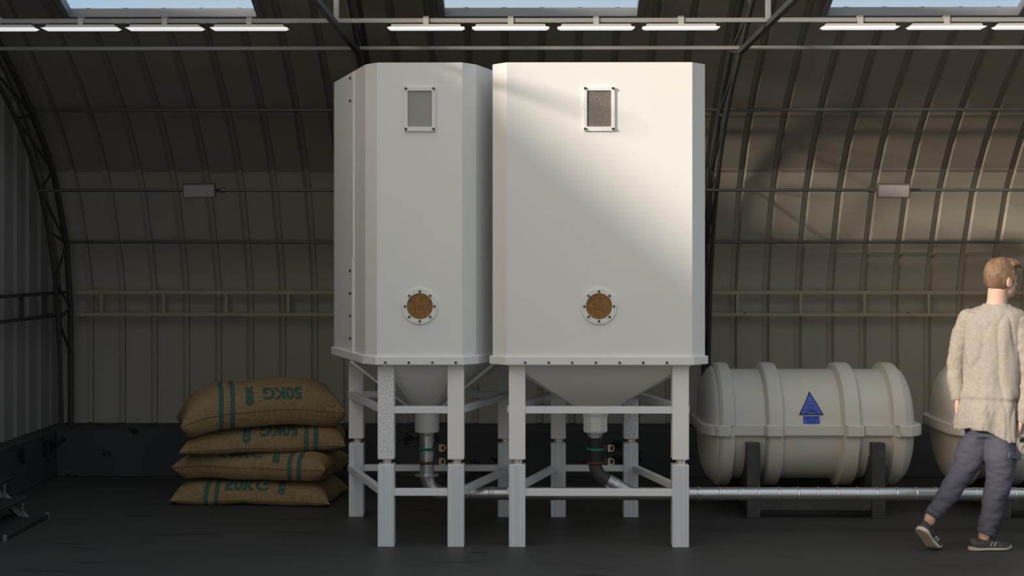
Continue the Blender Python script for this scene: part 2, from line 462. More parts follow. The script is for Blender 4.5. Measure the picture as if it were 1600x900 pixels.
# strip lights
def strip_light():
    t = thing('hanging_strip_light', 'x', 'light', (0, 8.88, 3.235), 'strip lights along the rail')
    z = 3.242; y = 8.88
    build(MB().loft([[(-.222, y-.040, z), (.222, y-.040, z), (.222, y+.040, z), (-.222, y+.040, z)],
                     [(-.241, y-.048, z+.0105), (.241, y-.048, z+.0105), (.241, y+.048, z+.0105), (-.241, y+.048, z+.0105)]]), 'diffuser', M['lamp'], t, bevel=.0015)
    build(MB().loft([[(-.222, y-.034, z+.011), (.222, y-.034, z+.011), (.222, y+.034, z+.011), (-.222, y+.034, z+.011)],
                     [(-.214, y-.028, z+.031), (.214, y-.028, z+.031), (.214, y+.028, z+.031), (-.214, y+.028, z+.031)]]), 'housing', M['lampbox'], t, bevel=.002)
    build(MB().box((-.017, y-.022, z+.030), (.017, y-.0135, z+.080)).box((-.017, y-.022, z+.0695), (.017, y+.02, z+.080)), 'bracket', M['lampbox'], t)
    return t
L0 = strip_light()
order = ['first', 'second', 'third', 'fourth']
lamps = [(-3.0, 'strip light at the left edge of the picture, partly cut off'),
         (126.5, 'strip light second from the left edge, under the left skylight'),
         (258, 'strip light third from the left edge, under the left skylight'),
         (390, 'strip light left of the left hanging post, under the right end of the left skylight'),
         (666, 'strip light above the left silo, first of the middle four'),
         (798, 'strip light above the gap between the silos, second of the middle four'),
         (931, 'strip light above the right silo, under the middle of the central skylight'),
         (1063, 'strip light above the right edge of the right silo, last of the middle four'),
         (1341, 'strip light under the left end of the right skylight'),
         (1475, 'strip light under the middle of the right skylight'),
         (1608, 'strip light at the right edge of the picture, partly cut off')]
for i, (px, lab) in enumerate(lamps):
    x = at(px, 43, 8.9).x
    o = L0 if i == 0 else copy_tree(L0)
    o.location.x = x; o['label'] = lab

# floodlights on the pipe
def floodlight(px, lab, side):
    c = at(px, 298, 11.30); x, y, z = c.x, c.y - .06, 2.352
    t = thing('hanging_floodlight', lab, 'light', (x, y, z), 'floodlights on the pipe')
    rot = Matrix.Rotation(math.radians(14), 3, 'X') @ Matrix.Rotation(math.radians(-4 * side), 3, 'Z')
    def rb(a, b):
        mb = MB().box(a, b)
        for v in mb.v: v.xyz = rot @ v + Vector((x, y, z))
        return mb
    build(rb((-.128, -.018, -.056), (.128, .028, .056)), 'body', M['floodb'], t, bevel=.006)
    build(rb((-.118, -.0205, -.047), (.118, -.0175, .047)), 'front_glass', M['flood'], t, bevel=.001)
    build(MB().tube([(x - side*.145, 11.32, 2.36), (x - side*.185, 11.32, 2.36)], .021, 12), 'pipe_clamp', M['rod'], t, smooth=50)
    build(MB().bar((x - side*.15, 11.33, 2.36), (x - side*.12, y + .01, z), .02, .02), 'arm', M['rod'], t)
    build(MB().bar((x, 11.32, 2.36), (x, y + .02, z), .03, .03), 'yoke', M['rod'], t)
floodlight(314, 'dim floodlight on the pipe, left of the silos', -1)
floodlight(1393, 'sunlit floodlight on the pipe, right of the silos', 1)

# ------------------------------------------------------------------ silos
YF = 8.872; TD = 1.075
ZR0, ZR1, ZT = 1.149, 1.201, 3.035
def plan(narrow_front, off=0.0, scale=1.0):
    n_, nc, wc, w_ = .266, .349, .668, .578
    pts = [(-n_, 0), (n_, 0), (nc, .088), (wc, TD - .09), (w_, TD), (-w_, TD), (-wc, TD - .09), (-nc, .088)]
    if not narrow_front: pts = [(-x, TD - y) for x, y in pts]; pts = pts[4:] + pts[:4]
    if off:
        out = []; m = len(pts)
        for i in range(m):
            p0, p1, p2 = Vector(pts[i-1]), Vector(pts[i]), Vector(pts[(i+1) % m])
            d1 = (p1 - p0).normalized(); d2 = (p2 - p1).normalized()
            n1 = Vector((d1.y, -d1.x)); n2 = Vector((d2.y, -d2.x)); b = (n1 + n2).normalized()
            out.append(tuple(p1 + b * off / max(.3, b.dot(n1))))
        pts = out
    return pts
def side_x(narrow_front, y, sgn):
    P = plan(narrow_front)
    xs = []
    for i in range(8):
        (xa, ya), (xb, yb) = P[i], P[(i+1) % 8]
        if min(ya, yb) <= y <= max(ya, yb) and abs(ya - yb) > 1e-6:
            xs.append(xa + (xb - xa)*(y - ya)/(yb - ya))
    return max(xs) if sgn > 0 else min(xs)

def silo(cx, narrow, label, legs, spangle, pane_mat, wpx, bolts_px):
    t = thing('silo', label, 'silo', (cx, YF + TD/2, 0))
    W = lambda p, z: (cx + p[0], YF + p[1], z)
    P = plan(narrow); PR = plan(narrow, .018)
    # body: eight flat faces, flat lid
    mb = MB().loft([[W(p, ZR1 - .01) for p in P], [W(p, ZT) for p in P]])
    body = build(mb, 'body', M['silo'], t)
    build(MB().loft([[W(p, ZT - .003) for p in plan(narrow, -.012)], [W(p, ZT + .004) for p in plan(narrow, -.012)]]), 'lid', M['lid'], t)
    rim = MB().loft([[W(p, ZR0) for p in PR], [W(p, ZR1) for p in PR]])
    build(rim, 'bottom_rim', M['silo'], t, bevel=.003)
    # hopper
    yc = .5 * TD; ocx = 0; zo = .80
    oct_ = []
    for p in P:
        a = math.atan2((p[1] - yc), p[0]); oct_.append((.098*math.cos(a), yc + .098*math.sin(a)))
    hp = build(MB().loft([[W(p, ZR0 + .004) for p in plan(narrow, -.05)], [W(p, zo) for p in oct_]]), 'hopper', M['hopper'], t)
    # flanges joining front and rear half
    ys_ = .385 if narrow else TD - .385
    for sg in (-1, 1):
        sx = side_x(narrow, ys_, sg)
        fl_ = MB().box((cx + min(sx - sg*.02, sx + sg*.009), YF + ys_ - .011, ZR0 + .02), (cx + max(sx - sg*.02, sx + sg*.009), YF + ys_ + .011, ZT - .004))
        fo = build(fl_, 'side_flange', M['silo'], t, bevel=.003)
        fl2 = MB().box((cx + min(sx - sg*.01, sx + sg*.017), YF + ys_ + .0115, ZR0 - .006), (cx + max(sx - sg*.01, sx + sg*.017), YF + ys_ + .027, 1.82))
        build(fl2, 'flange_doubler', M['silo'], fo, bevel=.003)
        q0 = (cx + sx + sg*.02, YF + ys_, ZR0 - .005); q1 = (cx + sg*.085, YF + ys_ + (yc - ys_)*.6, zo + .02)
        build(MB().bar(q0, q1, .016, .02, Vector((0, 1, 0))), 'hopper_flange', M['hopper'], t)
        if narrow:
            for py in (122, 157.3, 423, 458.3, 493.5, 528.8):
                z = CAMH - (py - HYP)*9.36/F; yb = .485
                c = (cx + side_x(narrow, yb, sg) - sg*.002, YF + yb, z)
                build(MB().tube([Vector(c), Vector(c) + Vector((sg*.94, -.335, 0))*.007, Vector(c) + Vector((sg*.94, -.335, 0))*.014], [.0095, .009, .005], 12), 'bolt', M['black'], body, smooth=40)
    # rim bolts
    for px in bolts_px:
        p = at(px, 566.6, YF - .018)
        build(MB().disc((p.x, YF - .0175, p.z), (0, -1, 0), .0075, .008, 14), 'bolt', M['black'], t, smooth=40)
    # inspection window
    wx = at(wpx, 170, YF).x
    zt, zb = CAMH - (136.5 - HYP)*YF/F, CAMH - (205 - HYP)*YF/F
    hw = .097; iw = .076; zi0, zi1 = CAMH - (198.2 - HYP)*YF/F, CAMH - (141.8 - HYP)*YF/F
    def rr(hw_, z0, z1, y, r=.008):
        pts = []
        for (sx_, zz, a0) in ((1, z0, -90), (1, z1, 0), (-1, z1, 90), (-1, z0, 180)):
            for kk in range(4):
                a = math.radians(a0 + kk*30)
                pts.append((wx + sx_*(hw_ - r) + r*math.cos(a), y, (zz + r if zz == z0 else zz - r) + r*math.sin(a)))
        return pts
    y0, y1 = YF - .014, YF + .001
    mb = MB().loft([rr(iw, zi0, zi1, y1), rr(hw, zb, zt, y1, .004), rr(hw, zb, zt, y0, .004), rr(iw, zi0, zi1, y0), rr(iw, zi0, zi1, y1)], True, False)
    wf = build(mb, 'window_frame', M['silo'], t)
    build(MB().loft([rr(iw + .002, zi0 - .002, zi1 + .002, YF - .004), rr(iw + .002, zi0 - .002, zi1 + .002, YF + .002)]), 'window_pane', pane_mat, t)
    for sx_ in (-1, 1):
        for zz in (zt - .0085, zb + .0125):
            build(MB().disc((wx + sx_*.0865, y0 + .0005, zz), (0, -1, 0), .0078, .011, 14), 'bolt', M['black'], wf, smooth=40)
    # round sight port
    zc = CAMH - (478.5 - HYP)*YF/F
    pr = build(MB().ring((wx, YF + .001, zc), (0, -1, 0), .0815, .111, .012, 48), 'sight_port_ring', M['silo'], t, smooth=40)
    build(MB().disc((wx, YF + .002, zc), (0, -1, 0), .083, .007, 48), 'sight_port_pane', M['grain'], t)
    for kk in range(8):
        a = kk*PI/4
        build(MB().disc((wx + .0925*math.cos(a), YF - .0105, zc + .0925*math.sin(a)), (0, -1, 0), .0072, .009, 14), 'bolt', M['black'], pr, smooth=40)
    # legs: upper post, load cell, lower post
    LP = []
    for i, (px, front) in enumerate(legs):
        d = 8.92 if front else 9.985
        x = at(px, 700, d).x; y = (8.925 if front else 9.968); h = .052
        LP.append((x, y + h))
        build(MB().box((x - h, y, .550), (x + h, y + 2*h, ZR0 - .0005 if front else ZR0 + .02)), 'upper_leg', M['spangle'] if i == spangle else M['legup'], t, bevel=.004)
        build(MB().box((x - h, y, 0), (x + h, y + 2*h, .517)), 'lower_leg', M['legdn'], t, bevel=.004)
        lc = MB().tube([(x, y + h, z) for z in (.515, .521, .526, .542, .546, .552)], [.042, .042, .024, .024, .04, .04], 20)
        lc.tube([(x + .018, y + .02, .517), (x + .03, y + .02, .55)], .006, 8)
        build(lc, 'load_cell', M['cell'], t, smooth=40)
    (fl0, fl1, rl, rr_) = LP
    for zc_ in (.860, .342):
        hh = .044
        build(MB().bar((fl0[0] + .05, fl0[1] - .02, zc_), (fl1[0] - .05, fl1[1] - .02, zc_), .044, hh), 'cross_brace', M['brace'], t, bevel=.003)
        build(MB().bar((rl[0] + .05, rl[1] - .02, zc_), (rr_[0] - .05, rr_[1] - .02, zc_), .044, hh), 'cross_brace', M['brace'], t, bevel=.003)
        for a, b, sg in ((fl0, rl, -1), (fl1, rr_, 1)):
            o1 = .044 if sg*(b[0] - a[0]) < 0 else .03
            build(MB().bar((a[0] + sg*o1, a[1], zc_), (b[0] + sg*(.06 - o1 + .012), b[1] - .03, zc_), .04, hh), 'side_brace', M['brace'], t, bevel=.003)
    return t, yc

legsL = [(602.5, True), (712, True), (556.5, False), (789.5, False)]
legsR = [(808, True), (1063.5, True), (872.3, False), (985.5, False)]
CL = at(655.5, 400, YF).x; CR = at(936.5, 400, YF).x
SL, yc = silo(CL, True, 'left silo with narrow front and angled flanged sides, all in shade', legsL, 0, M['pane1'], 656, (602, 638.7, 675.5, 712))
SR, _ = silo(CR, False, 'right silo with wide front face, half lit by the sun', legsR, 3, M['pane2'], 935.8, (820.6, 857.4, 894, 931, 968, 1004.8, 1041.8))

# outlets
YO = YF + yc                                   # depth of the outlets
ZO = lambda py: CAMH - (py - HYP)*YO/F
ZP = ZO(771)                                   # pipe axis height
def clamp(parent, x, z, m, r):
    rg = build(MB().torus((x, YO, z), (0, 0, 1), r, .0105), 'clamp_ring', m, parent, smooth=60)
    build(MB().box((x + r + .004, YO - .02, z - .016), (x + r + .034, YO + .01, z + .03)), 'clamp_block', M['rubber'], rg, bevel=.003)
    hx = x + r + .037
    pts = [(hx, YO - .012, z + .027), (hx + .018, YO - .012, z + .027)]
    pts += [(hx + .018 + .02*math.sin(a), YO - .012, z + .007 + .02*math.cos(a)) for a in [k*PI/8 for k in range(1, 8)]]
    pts += [(hx + .018, YO - .012, z - .013), (hx, YO - .012, z - .013)]
    mb = MB().tube(pts, .0033, 8).tube([(hx + .002, YO - .012, z - .015), (hx + .002, YO - .012, z + .029)], .0045, 8).tube([(hx + .013, YO - .012, z - .013), (hx + .013, YO - .012, z + .027)], .003, 8)
    build(mb, 'ring_handle', M['copper'], rg, smooth=60)

def arc(c, r, a0, a1, n, y):
    return [Vector((c[0] + r*math.cos(a0 + (a1 - a0)*i/n), y, c[1] + r*math.sin(a0 + (a1 - a0)*i/n))) for i in range(n + 1)]
xo = at(667, 700, YO).x
build(MB().tube([(xo, YO, z) for z in (.82, .80, ZO(646), ZO(672), ZO(674.5))], [.08, .081, .081, .081, .078], 40), 'outlet_spout', M['silo'], SL, smooth=30)
nk = MB().tube([(xo, YO, ZO(y_)) for y_ in (673, 677, 682, 683)], [.052, .052, .043, .043], 32)
for k in range(6): nk.disc((xo + .052*math.cos(k*PI/3 + .3), YO + .052*math.sin(k*PI/3 + .3), ZO(676.5)), (0, 0, 1), .006, .012, 8)
build(nk, 'outlet_neck', M['chrome'], SL, smooth=30)
RP = .0425
op = MB().tube([(xo, YO, ZO(682)), (xo, YO, ZO(742))], .047, 32)
opp = build(op, 'outlet_pipe', M['pipe'], SL, smooth=40)
clamp(opp, xo, ZO(701.5), M['green'], .046); clamp(opp, xo, ZO(722.5), M['red'], .046)
for y_ in (705.5, 726.5): build(MB().torus((xo, YO, ZO(y_)), (0, 0, 1), .046, .004), 'pipe_bead', M['chrome'], opp, smooth=60)
build(MB().ring((xo, YO, ZO(743.5)), (0, 0, 1), .03, .08, .008, 40), 'flange_plate', M['chrome'], opp, smooth=30)
xr = at(930, 700, YO).x
oct8 = lambda r, z, r0=.39: [(xr + r*math.cos(r0 + k*PI/4), YO + r*math.sin(r0 + k*PI/4), z) for k in range(8)]
build(MB().loft([oct8(.10, .815), oct8(.096, ZO(645)), oct8(.084, ZO(650.5)), oct8(.084, ZO(672)), oct8(.078, ZO(674.5))]), 'outlet_spout', M['silo'], SR)
nk = MB().tube([(xr, YO, ZO(y_)) for y_ in (673, 677, 681, 683)], [.055, .055, .047, .047], 32)
for k in range(6): nk.disc((xr + .055*math.cos(k*PI/3 + .3), YO + .055*math.sin(k*PI/3 + .3), ZO(676.5)), (0, 0, 1), .006, .012, 8)
build(nk, 'outlet_neck', M['chrome'], SR, smooth=30)
ho = build(MB().tube([(xr, YO, ZO(681)), (xr, YO, ZO(724))], .046, 32), 'outlet_hose', M['rubber'], SR, smooth=40)
clamp(ho, xr, ZO(701.5), M['green'], .048); clamp(ho, xr, ZO(722.5), M['red'], .048)
zb_ = ZO(724); Rb = .112; ang = math.radians(60)
bend = [Vector((xr, YO, ZO(720)))] + [Vector((xr + Rb - Rb*math.cos(a), YO, zb_ - Rb*math.sin(a))) for a in [ang*k/8 for k in range(9)]]
dirb = Vector((math.sin(ang), 0, -math.cos(ang)))
bend.append(bend[-1] + dirb*.05)
build(MB().tube(bend, .044, 24), 'hose_bend', M['hose'], SR, smooth=50)
# main conveying pipe
cp = thing('conveying_pipe', 'steel conveying pipe running under both silos and past the tanks', 'pipe', (2, YO, ZP - RP))
ec = ZO(744)
er = ec - ZP
el = [Vector((xo, YO, ZO(742.5)))] + [Vector((xo + er - er*math.cos(a), YO, ec - er*math.sin(a))) for a in [k*PI/20 for k in range(11)]]
build(MB().tube(el, .045, 28), 'elbow', M['pipe'], cp, smooth=50)
build(MB().tube([(xo + er, YO, ZP), (7.2, YO, ZP)], RP, 28), 'straight_pipe', M['pipe'], cp, smooth=50)
b0 = bend[-1] - dirb*.02; tt = (b0.z - ZP)/-dirb.z*-1
b1 = b0 + dirb*((b0.z - ZP)/(-dirb.z))
br = build(MB().tube([b0, b1], .046, 24), 'branch', M['pipe'], cp, smooth=50)
build(MB().tube([b0 + dirb*.05, b0 + dirb*.062], .0485, 24), 'branch_bead', M['chrome'], br, smooth=40)
rings_px = [731, 738, 765, 770] + [1090, 1093] + [1124 + 30.6*k for k in range(18)]
for px in rings_px:
    x = at(px, 771, YO).x
    build(MB().tube([(x - .007, YO, ZP), (x - .004, YO, ZP), (x + .004, YO, ZP), (x + .007, YO, ZP)], [RP, RP + .0035, RP + .0035, RP], 28), 'pipe_bead', M['chrome'], cp, smooth=50)
for x in (at(712, 771, YO).x, at(1064, 771, YO).x, at(1548, 771, YO).x, 4.9):                # small floor stands keep the pipe up
    build(MB().box((x - .02, YO - .035, 0), (x + .02, YO + .035, .008)).box((x - .012, YO - .012, 0), (x + .012, YO + .012, ZP - RP + .004)), 'pipe_stand', M['steel'], cp)

# ------------------------------------------------------------------ text helper
def text_mesh(txt, width, height, bold=.0, cuts=2):
    cu = bpy.data.curves.new('t', 'FONT'); cu.body = txt; cu.align_x = 'CENTER'; cu.align_y = 'CENTER'; cu.size = 1; cu.offset = bold; cu.resolution_u = 3
    o = bpy.data.objects.new('t', cu); COL.objects.link(o)
    dg = bpy.context.evaluated_depsgraph_get(); dg.update()
    me = bpy.data.meshes.new_from_object(o.evaluated_get(dg))
    bm = bmesh.new(); bm.from_mesh(me); bmesh.ops.triangulate(bm, faces=bm.faces)
    bm.normal_update()
    for _ in range(cuts):
        es = [e for e in bm.edges if e.calc_length() > .12]
        if es: bmesh.ops.subdivide_edges(bm, edges=es, cuts=1); bmesh.ops.triangulate(bm, faces=bm.faces)
    vs = [v.co.copy() for v in bm.verts]; bm.verts.index_update()
    fs = [tuple(v.index for v in f.verts) for f in bm.faces]; bm.free()
    bpy.data.objects.remove(o); bpy.data.curves.remove(cu); bpy.data.meshes.remove(me)
    xs = [v.x for v in vs]; ys = [v.y for v in vs]
    sx = width/(max(xs) - min(xs)); sy = height/(max(ys) - min(ys)); mx = (max(xs)+min(xs))/2; my = (max(ys)+min(ys))/2
    return [((v.x - mx)*sx, (v.y - my)*sy) for v in vs], fs

# ------------------------------------------------------------------ sacks
def sack(cx, cy, z0, h, yaw, a, b, droop, seed, seamz, lab, bulge=1.0, lowsag=0.0, text=None, stripes=None):
    """pillow-shaped sack; a, b half length and depth; z0 underside height, h thickness at the middle"""
    t = thing('grain_sack', lab, 'sack', (cx, cy, z0), 'stacked grain sacks')
    ca, sa = math.cos(yaw), math.sin(yaw)
    def S(u, v, top):
        e = max(0, (1 - abs(u)**8))**.55 * max(0, (1 - abs(v)**3.6))**.5
        x = a*u*(1 - .055*(1 - v*v)) ; y = b*v*(1 - .06*(1 - u*u))
        # corners pull out into ears
        x *= 1 - .05*(1 - abs(u))*abs(v)
        x += .012*math.sin(v*5 + seed)*abs(u)
        wob = .010*noise.noise(Vector((u*2.2 + seed, v*2.2, 3.1*seed))) + .006*noise.noise(Vector((u*6 + seed*2, v*6, 1.7)))
        zs = seamz*h - (droop[0] if u < 0 else droop[1])*(abs(u)**2.4)
        zs += .006*math.sin(u*3.1 + seed) + .004*math.sin(u*7.3 + 2*seed)
        if top: z = zs + (h - seamz*h)*e*bulge + wob*e*1.6
        else:
            z = zs - seamz*h*min(1, e*1.7) + wob*.3*e
            z = max(z, 0) if droop[0] <= 0 else z
        y += wob*1.2
        return Vector((cx + ca*x - sa*y, cy + sa*x + ca*y, z0 + z))
    NU, NV = 64, 40
    fu = lambda i: math.sin((i/NU*2 - 1)*PI/2)*.55 + (i/NU*2 - 1)*.45
    fv = lambda j: math.sin((j/NV*2 - 1)*PI/2)*.8 + (j/NV*2 - 1)*.2
    mb = MB()
    for top in (True, False):
        o = len(mb.v)
        for i in range(NU + 1):
            for j in range(NV + 1): mb.v.append(S(fu(i), fv(j), top))
        for i in range(NU):
            for j in range(NV):
                q = [o + i*(NV+1) + j, o + (i+1)*(NV+1) + j, o + (i+1)*(NV+1) + j+1, o + i*(NV+1) + j+1]
                mb.f.append(tuple(q) if top else tuple(q[::-1]))
    build(mb, 'sack_body', M['burlap'], t, smooth=70)
    # stitched seam along the four edges
    path = [S(fu(i), -1, True) for i in range(NU + 1)] + [S(1, fv(j), True) for j in range(1, NV + 1)]
    path += [S(fu(i), 1, True) for i in range(NU - 1, -1, -1)] + [S(-1, fv(j), True) for j in range(NV - 1, 0, -1)]
    build(MB().tube(path + [path[0]], .0022, 6), 'seam', M['seam'], t, smooth=60)
    def nrm(u, v, top):
        e = 2e-3
        du = S(min(u+e, 1), v, top) - S(max(u-e, -1), v, top); dv = S(u, min(v+e, 1), top) - S(u, max(v-e, -1), top)
        n_ = du.cross(dv).normalized(); return n_ if top else -n_
    def on(u, v, top, off=.003): return S(u, v, top) + nrm(u, v, top)*off
    # stripes across the sack
    for uc in stripes or ():
        mb = MB(); hw = .029
        for top in (True, False):
            vs = [fv(j) for j in range(0, NV//2 + 6)]
            if not top: vs = [v for v in vs if v < -.55]
            rows = [[on(uc + du, max(-.99999, v), top) for du in (-hw, 0, hw)] for v in vs]
            o = len(mb.v)
            for r in rows: mb.v += r
            for i in range(len(rows) - 1):
                for j in range(2): mb.f.append((o+i*3+j, o+i*3+j+1, o+(i+1)*3+j+1, o+(i+1)*3+j))
        build(mb, 'printed_stripe', M['print'], t, smooth=70, recalc=False)
    # printed words and ear of wheat laid on the bulging front
    def lay(pts, faces, name):
        mb = MB(); vs = []
        for (px, pz) in pts:
            u = px/(a*.96)
            lo_, hi_ = -.9995, -.05
            for _ in range(26):
                m_ = (lo_ + hi_)/2
                if S(u, m_, True).z - z0 < pz: lo_ = m_
                else: hi_ = m_
            vs.append(on(u, lo_, True, .0035))
        mb.add(vs, faces); build(mb, name, M['print'], t, recalc=False)
    if text:
        (tx, tz, tw, th, flip), (wx, wz, ww, wh) = text
        v, f = text_mesh('50KG', tw, th, .042, 2)
        if flip == 'rot': v = [(-p[0], -p[1]) for p in v]
        elif flip == 'vert': v = [(p[0], -p[1]) for p in v]; f = [q[::-1] for q in f]
        lay([(p[0] + tx, p[1] + tz) for p in v], f, 'printed_weight')
        pts, fs = [], []
        def leaf(x, z, dx, dz, w):
            o = len(pts); L_ = math.hypot(dx, dz); nx, nz = -dz/L_*w, dx/L_*w
            pts.extend([(x, z), (x + dx*.35 + nx, z + dz*.35 + nz), (x + dx*.75 + nx*.8, z + dz*.75 + nz*.8), (x + dx, z + dz), (x + dx*.75 - nx*.8, z + dz*.75 - nz*.8), (x + dx*.35 - nx, z + dz*.35 - nz)])
            fs.append(tuple(range(o, o + 6)))
        for k in range(4):
            zz = wz + wh*(.5 - .24*k - .06)
            for sg in (-1, 1): leaf(wx + sg*ww*.05, zz - wh*.17, sg*ww*.40, wh*.27, ww*.21)
        leaf(wx, wz - wh*.28, 0, -wh*.24, ww*.24)
        leaf(wx, wz + wh*.5, 0, -wh*.8, ww*.07)
        lay(pts, fs, 'printed_wheat')
    return t
xs_ = lambda px, d=10.42: at(px, 700, d).x
# from the floor up
s4 = sack(-2.00, 10.74, 0.0, .20, math.radians(-5), .60, .36, (0, 0), 1.3, .16, 'bottom grain sack lying on the floor, flattest of the stack', bulge=1.0,
          text=((-.03, .150, .33, .085, 'vert'), (.235, .135, .058, .10)), stripes=(-.56, -.43))
s3 = sack(-1.98, 10.72, .187, .218, math.radians(-7), .585, .35, (0, 0), 2.9, .42, 'second grain sack from the floor, stripes at its right end', bulge=1.0,
          text=((-.08, .190, .33, .055, 'vert'), (.19, .172, .058, .085)), stripes=(.53, .655))
s2 = sack(-1.97, 10.74, .388, .207, math.radians(8), .605, .35, (.035, .0), 4.4, .17, 'third grain sack from the floor, upside-down print and stripes at right', bulge=1.0,
          text=((.11, .160, .28, .09, 'rot'), (-.125, .135, .062, .125)), stripes=(.53, .645))
s1 = sack(-2.01, 10.72, .585, .315, math.radians(14), .60, .36, (.10, .035), 6.1, .36, 'top grain sack, fattest of the stack, stripes at its left end', bulge=1.0,
          text=((.145, .235, .28, .085, 'rot'), (-.095, .215, .062, .125)), stripes=(-.52, -.38))

# ------------------------------------------------------------------ tanks
TX, TY, TZ = 2.021, 10.425, .61
RB, RBAND = .396, .444
BANDS = [(-.60, .05), (-.267, .058), (.267, .062), (.60, .05)]
def sstep(a, b, x):
    t_ = min(1, max(0, (x - a)/(b - a))); return t_*t_*(3 - 2*t_)
def tank_r(x):
    r = RB
    for c, hw in BANDS:
        r = max(r, RB + (RBAND - RB)*(1 - sstep(hw - .012, hw + .012, abs(x - c))))
    ax = abs(x)
    if ax > .648:
        t_ = min(1, (ax - .648)/.09)
        r = RBAND*(1 - .06*sstep(0, .12, t_)) * math.sqrt(max(0, 1 - (t_*.74)**2.2))
    return r
def tank_section(r, n=72):
    pts = []
    for j in range(n):
        a = 2*PI*j/n; c, s_ = math.cos(a), math.sin(a); e = .93
        pts.append((math.copysign(abs(c)**e, c)*r, math.copysign(abs(s_)**e, s_)*r))
    return pts
def make_tank(ox, lab, sticker):
    t = thing('liquid_tank', lab, 'tank', (TX + ox, TY, TZ - RBAND), 'white ribbed plastic tanks')
    xs = [-.738 + 1.476*i/190 for i in range(191)]
    mb = MB().loft([[(TX + ox + x, TY + p[0], TZ + p[1]) for p in tank_section(tank_r(x))] for x in xs])
    build(mb, 'tank_shell', M['tank'], t, smooth=50)
    # belt around the middle
    pl = []
    for x in xs: pl.append((x, -(tank_r(x) + (.034 if abs(x) < .7 else .03))))
    endx = .78
    front = [(x*endx/.738, y) for x, y in pl]
    outline = front + [(x, -y) for x, y in front[::-1]]
    z0, z1 = .566, .648
    q = lambda k, z, sc: [(TX + ox + p[0]*sc, TY + p[1]*sc, z) for p in outline]
    mb = MB().loft([q(0, z0 + .006, .955), q(0, z0, .985), q(0, z0 + .008, 1), q(0, z1 - .008, 1), q(0, z1, .985), q(0, z1 - .004, .955)])
    build(mb, 'belt', M['tank'], t, smooth=35)
    if sticker:
        ysurf = lambda z, o: TY - math.sqrt(max(0, RB**2 - (z - TZ)**2))*1.0 - o
        # exact skin of the shell at this height
        sec = tank_section(RB, 720)
        fr = sorted([(p[1], p[0]) for p in sec if p[0] < 0])
        def skin(z):
            zz = z - TZ
            for (za, ya), (zb, yb) in zip(fr, fr[1:]):
                if za <= zz <= zb: return ya + (yb - ya)*(zz - za)/max(1e-9, zb - za)
            return -RB
        def place(pts, faces, name, m, par, off):
            mb = MB(); mb.add([(TX + ox - .012 + x, TY + skin(z) - off, z) for x, z in pts], faces)
            return build(mb, name, m, par, recalc=False)
        def strip(left, right, z0_, z1_, n=12):
            pts, fs = [], []
            for i in range(n + 1):
                k = i/n; z = z0_ + (z1_ - z0_)*k
                pts += [(left(k), z), (right(k), z)]
                if i: fs.append((2*i-2, 2*i-1, 2*i+1, 2*i))
            return pts, fs
        zb0, zt0 = .711, .873
        tri = lambda s_, zb_, zt_: strip(lambda k: -s_*(1 - k) - .0002, lambda k: s_*(1 - k) + .0002, zb_, zt_)
        pts, fs = tri(.088, zb0, zt0)
        st = place(pts, fs, 'warning_triangle', M['sblack'], t, .003)
        pts, fs = tri(.0745, zb0 + .0075, zt0 - .017)
        place(pts, fs, 'triangle_face', M['sblue'], st, .0042)
        # skull and crossed bones
        def ell(cx_, cz_, rx, rz, n=20): return [(cx_ + rx*math.cos(2*PI*k/n), cz_ + rz*math.sin(2*PI*k/n)) for k in range(n)], [tuple(range(n))]
        sc_ = .768
        def seg(a, b, w):
            d = Vector((b[0]-a[0], b[1]-a[1])).normalized(); nx, nz = -d.y*w, d.x*w; fs_ = []; ps = []
            for i in range(7):
                k = i/6; x_, z_ = a[0] + (b[0]-a[0])*k, a[1] + (b[1]-a[1])*k
                ps += [(x_ - nx, z_ - nz), (x_ + nx, z_ + nz)]
                if i: fs_.append((2*i-2, 2*i-1, 2*i+1, 2*i))
            return ps, fs_
        parts = [seg((-.038, .725), (.040, .749), .003), seg((-.040, .749), (.038, .725), .003)]
        for x_, z_ in ((-.04, .726), (.041, .75), (-.041, .75), (.04, .726)): parts.append(ell(x_, z_, .005, .005, 10))
        allp, allf = [], []
        for p_, f_ in parts:
            o_ = len(allp); allp += p_; allf += [tuple(i + o_ for i in q_) for q_ in f_]
        place(allp, allf, 'crossed_bones', M['sdark'], st, .0050)
        p_, f_ = ell(0, .782, .0265, .025); p2, f2 = ell(0, .757, .016, .013)
        place(p_ + p2, f_ + [tuple(i + len(p_) for i in q_) for q_ in f2], 'skull_outline', M['sdark'], st, .0050)
        p_, f_ = ell(0, .781, .0225, .021); p2, f2 = ell(0, .758, .0125, .010)
        place(p_ + p2, f_ + [tuple(i + len(p_) for i in q_) for q_ in f2], 'skull', M['sblue'], st, .0060)
        p_, f_ = [], []
        for cx_, cz_, rx, rz in ((-.0085, .777, .006, .006), (.0085, .777, .006, .006), (0, .766, .0028, .004), (-.005, .754, .0012, .005), (0, .753, .0012, .005), (.005, .754, .0012, .005)):
            a_, b_ = ell(cx_, cz_, rx, rz, 10); o_ = len(p_); p_ += a_; f_ += [tuple(i + o_ for i in q_) for q_ in b_]
        place(p_, f_, 'skull_face', M['sblack'], st, .0070)
        pts, fs = strip(lambda k: -.0585, lambda k: .0585, .6495, .706, 6)
        lb = place(pts, fs, 'warning_label', M['sblue'], t, .003)
        for txt, zc_, w_ in (('DANGER', .691, .10), ('TOXIC', .665, .068)):
            v, f = text_mesh(txt, w_, .018, .02, 1)
            place([(p[0], p[1] + zc_) for p in v], f, 'warning_words', M['sdark'], lb, .0042)
    return t
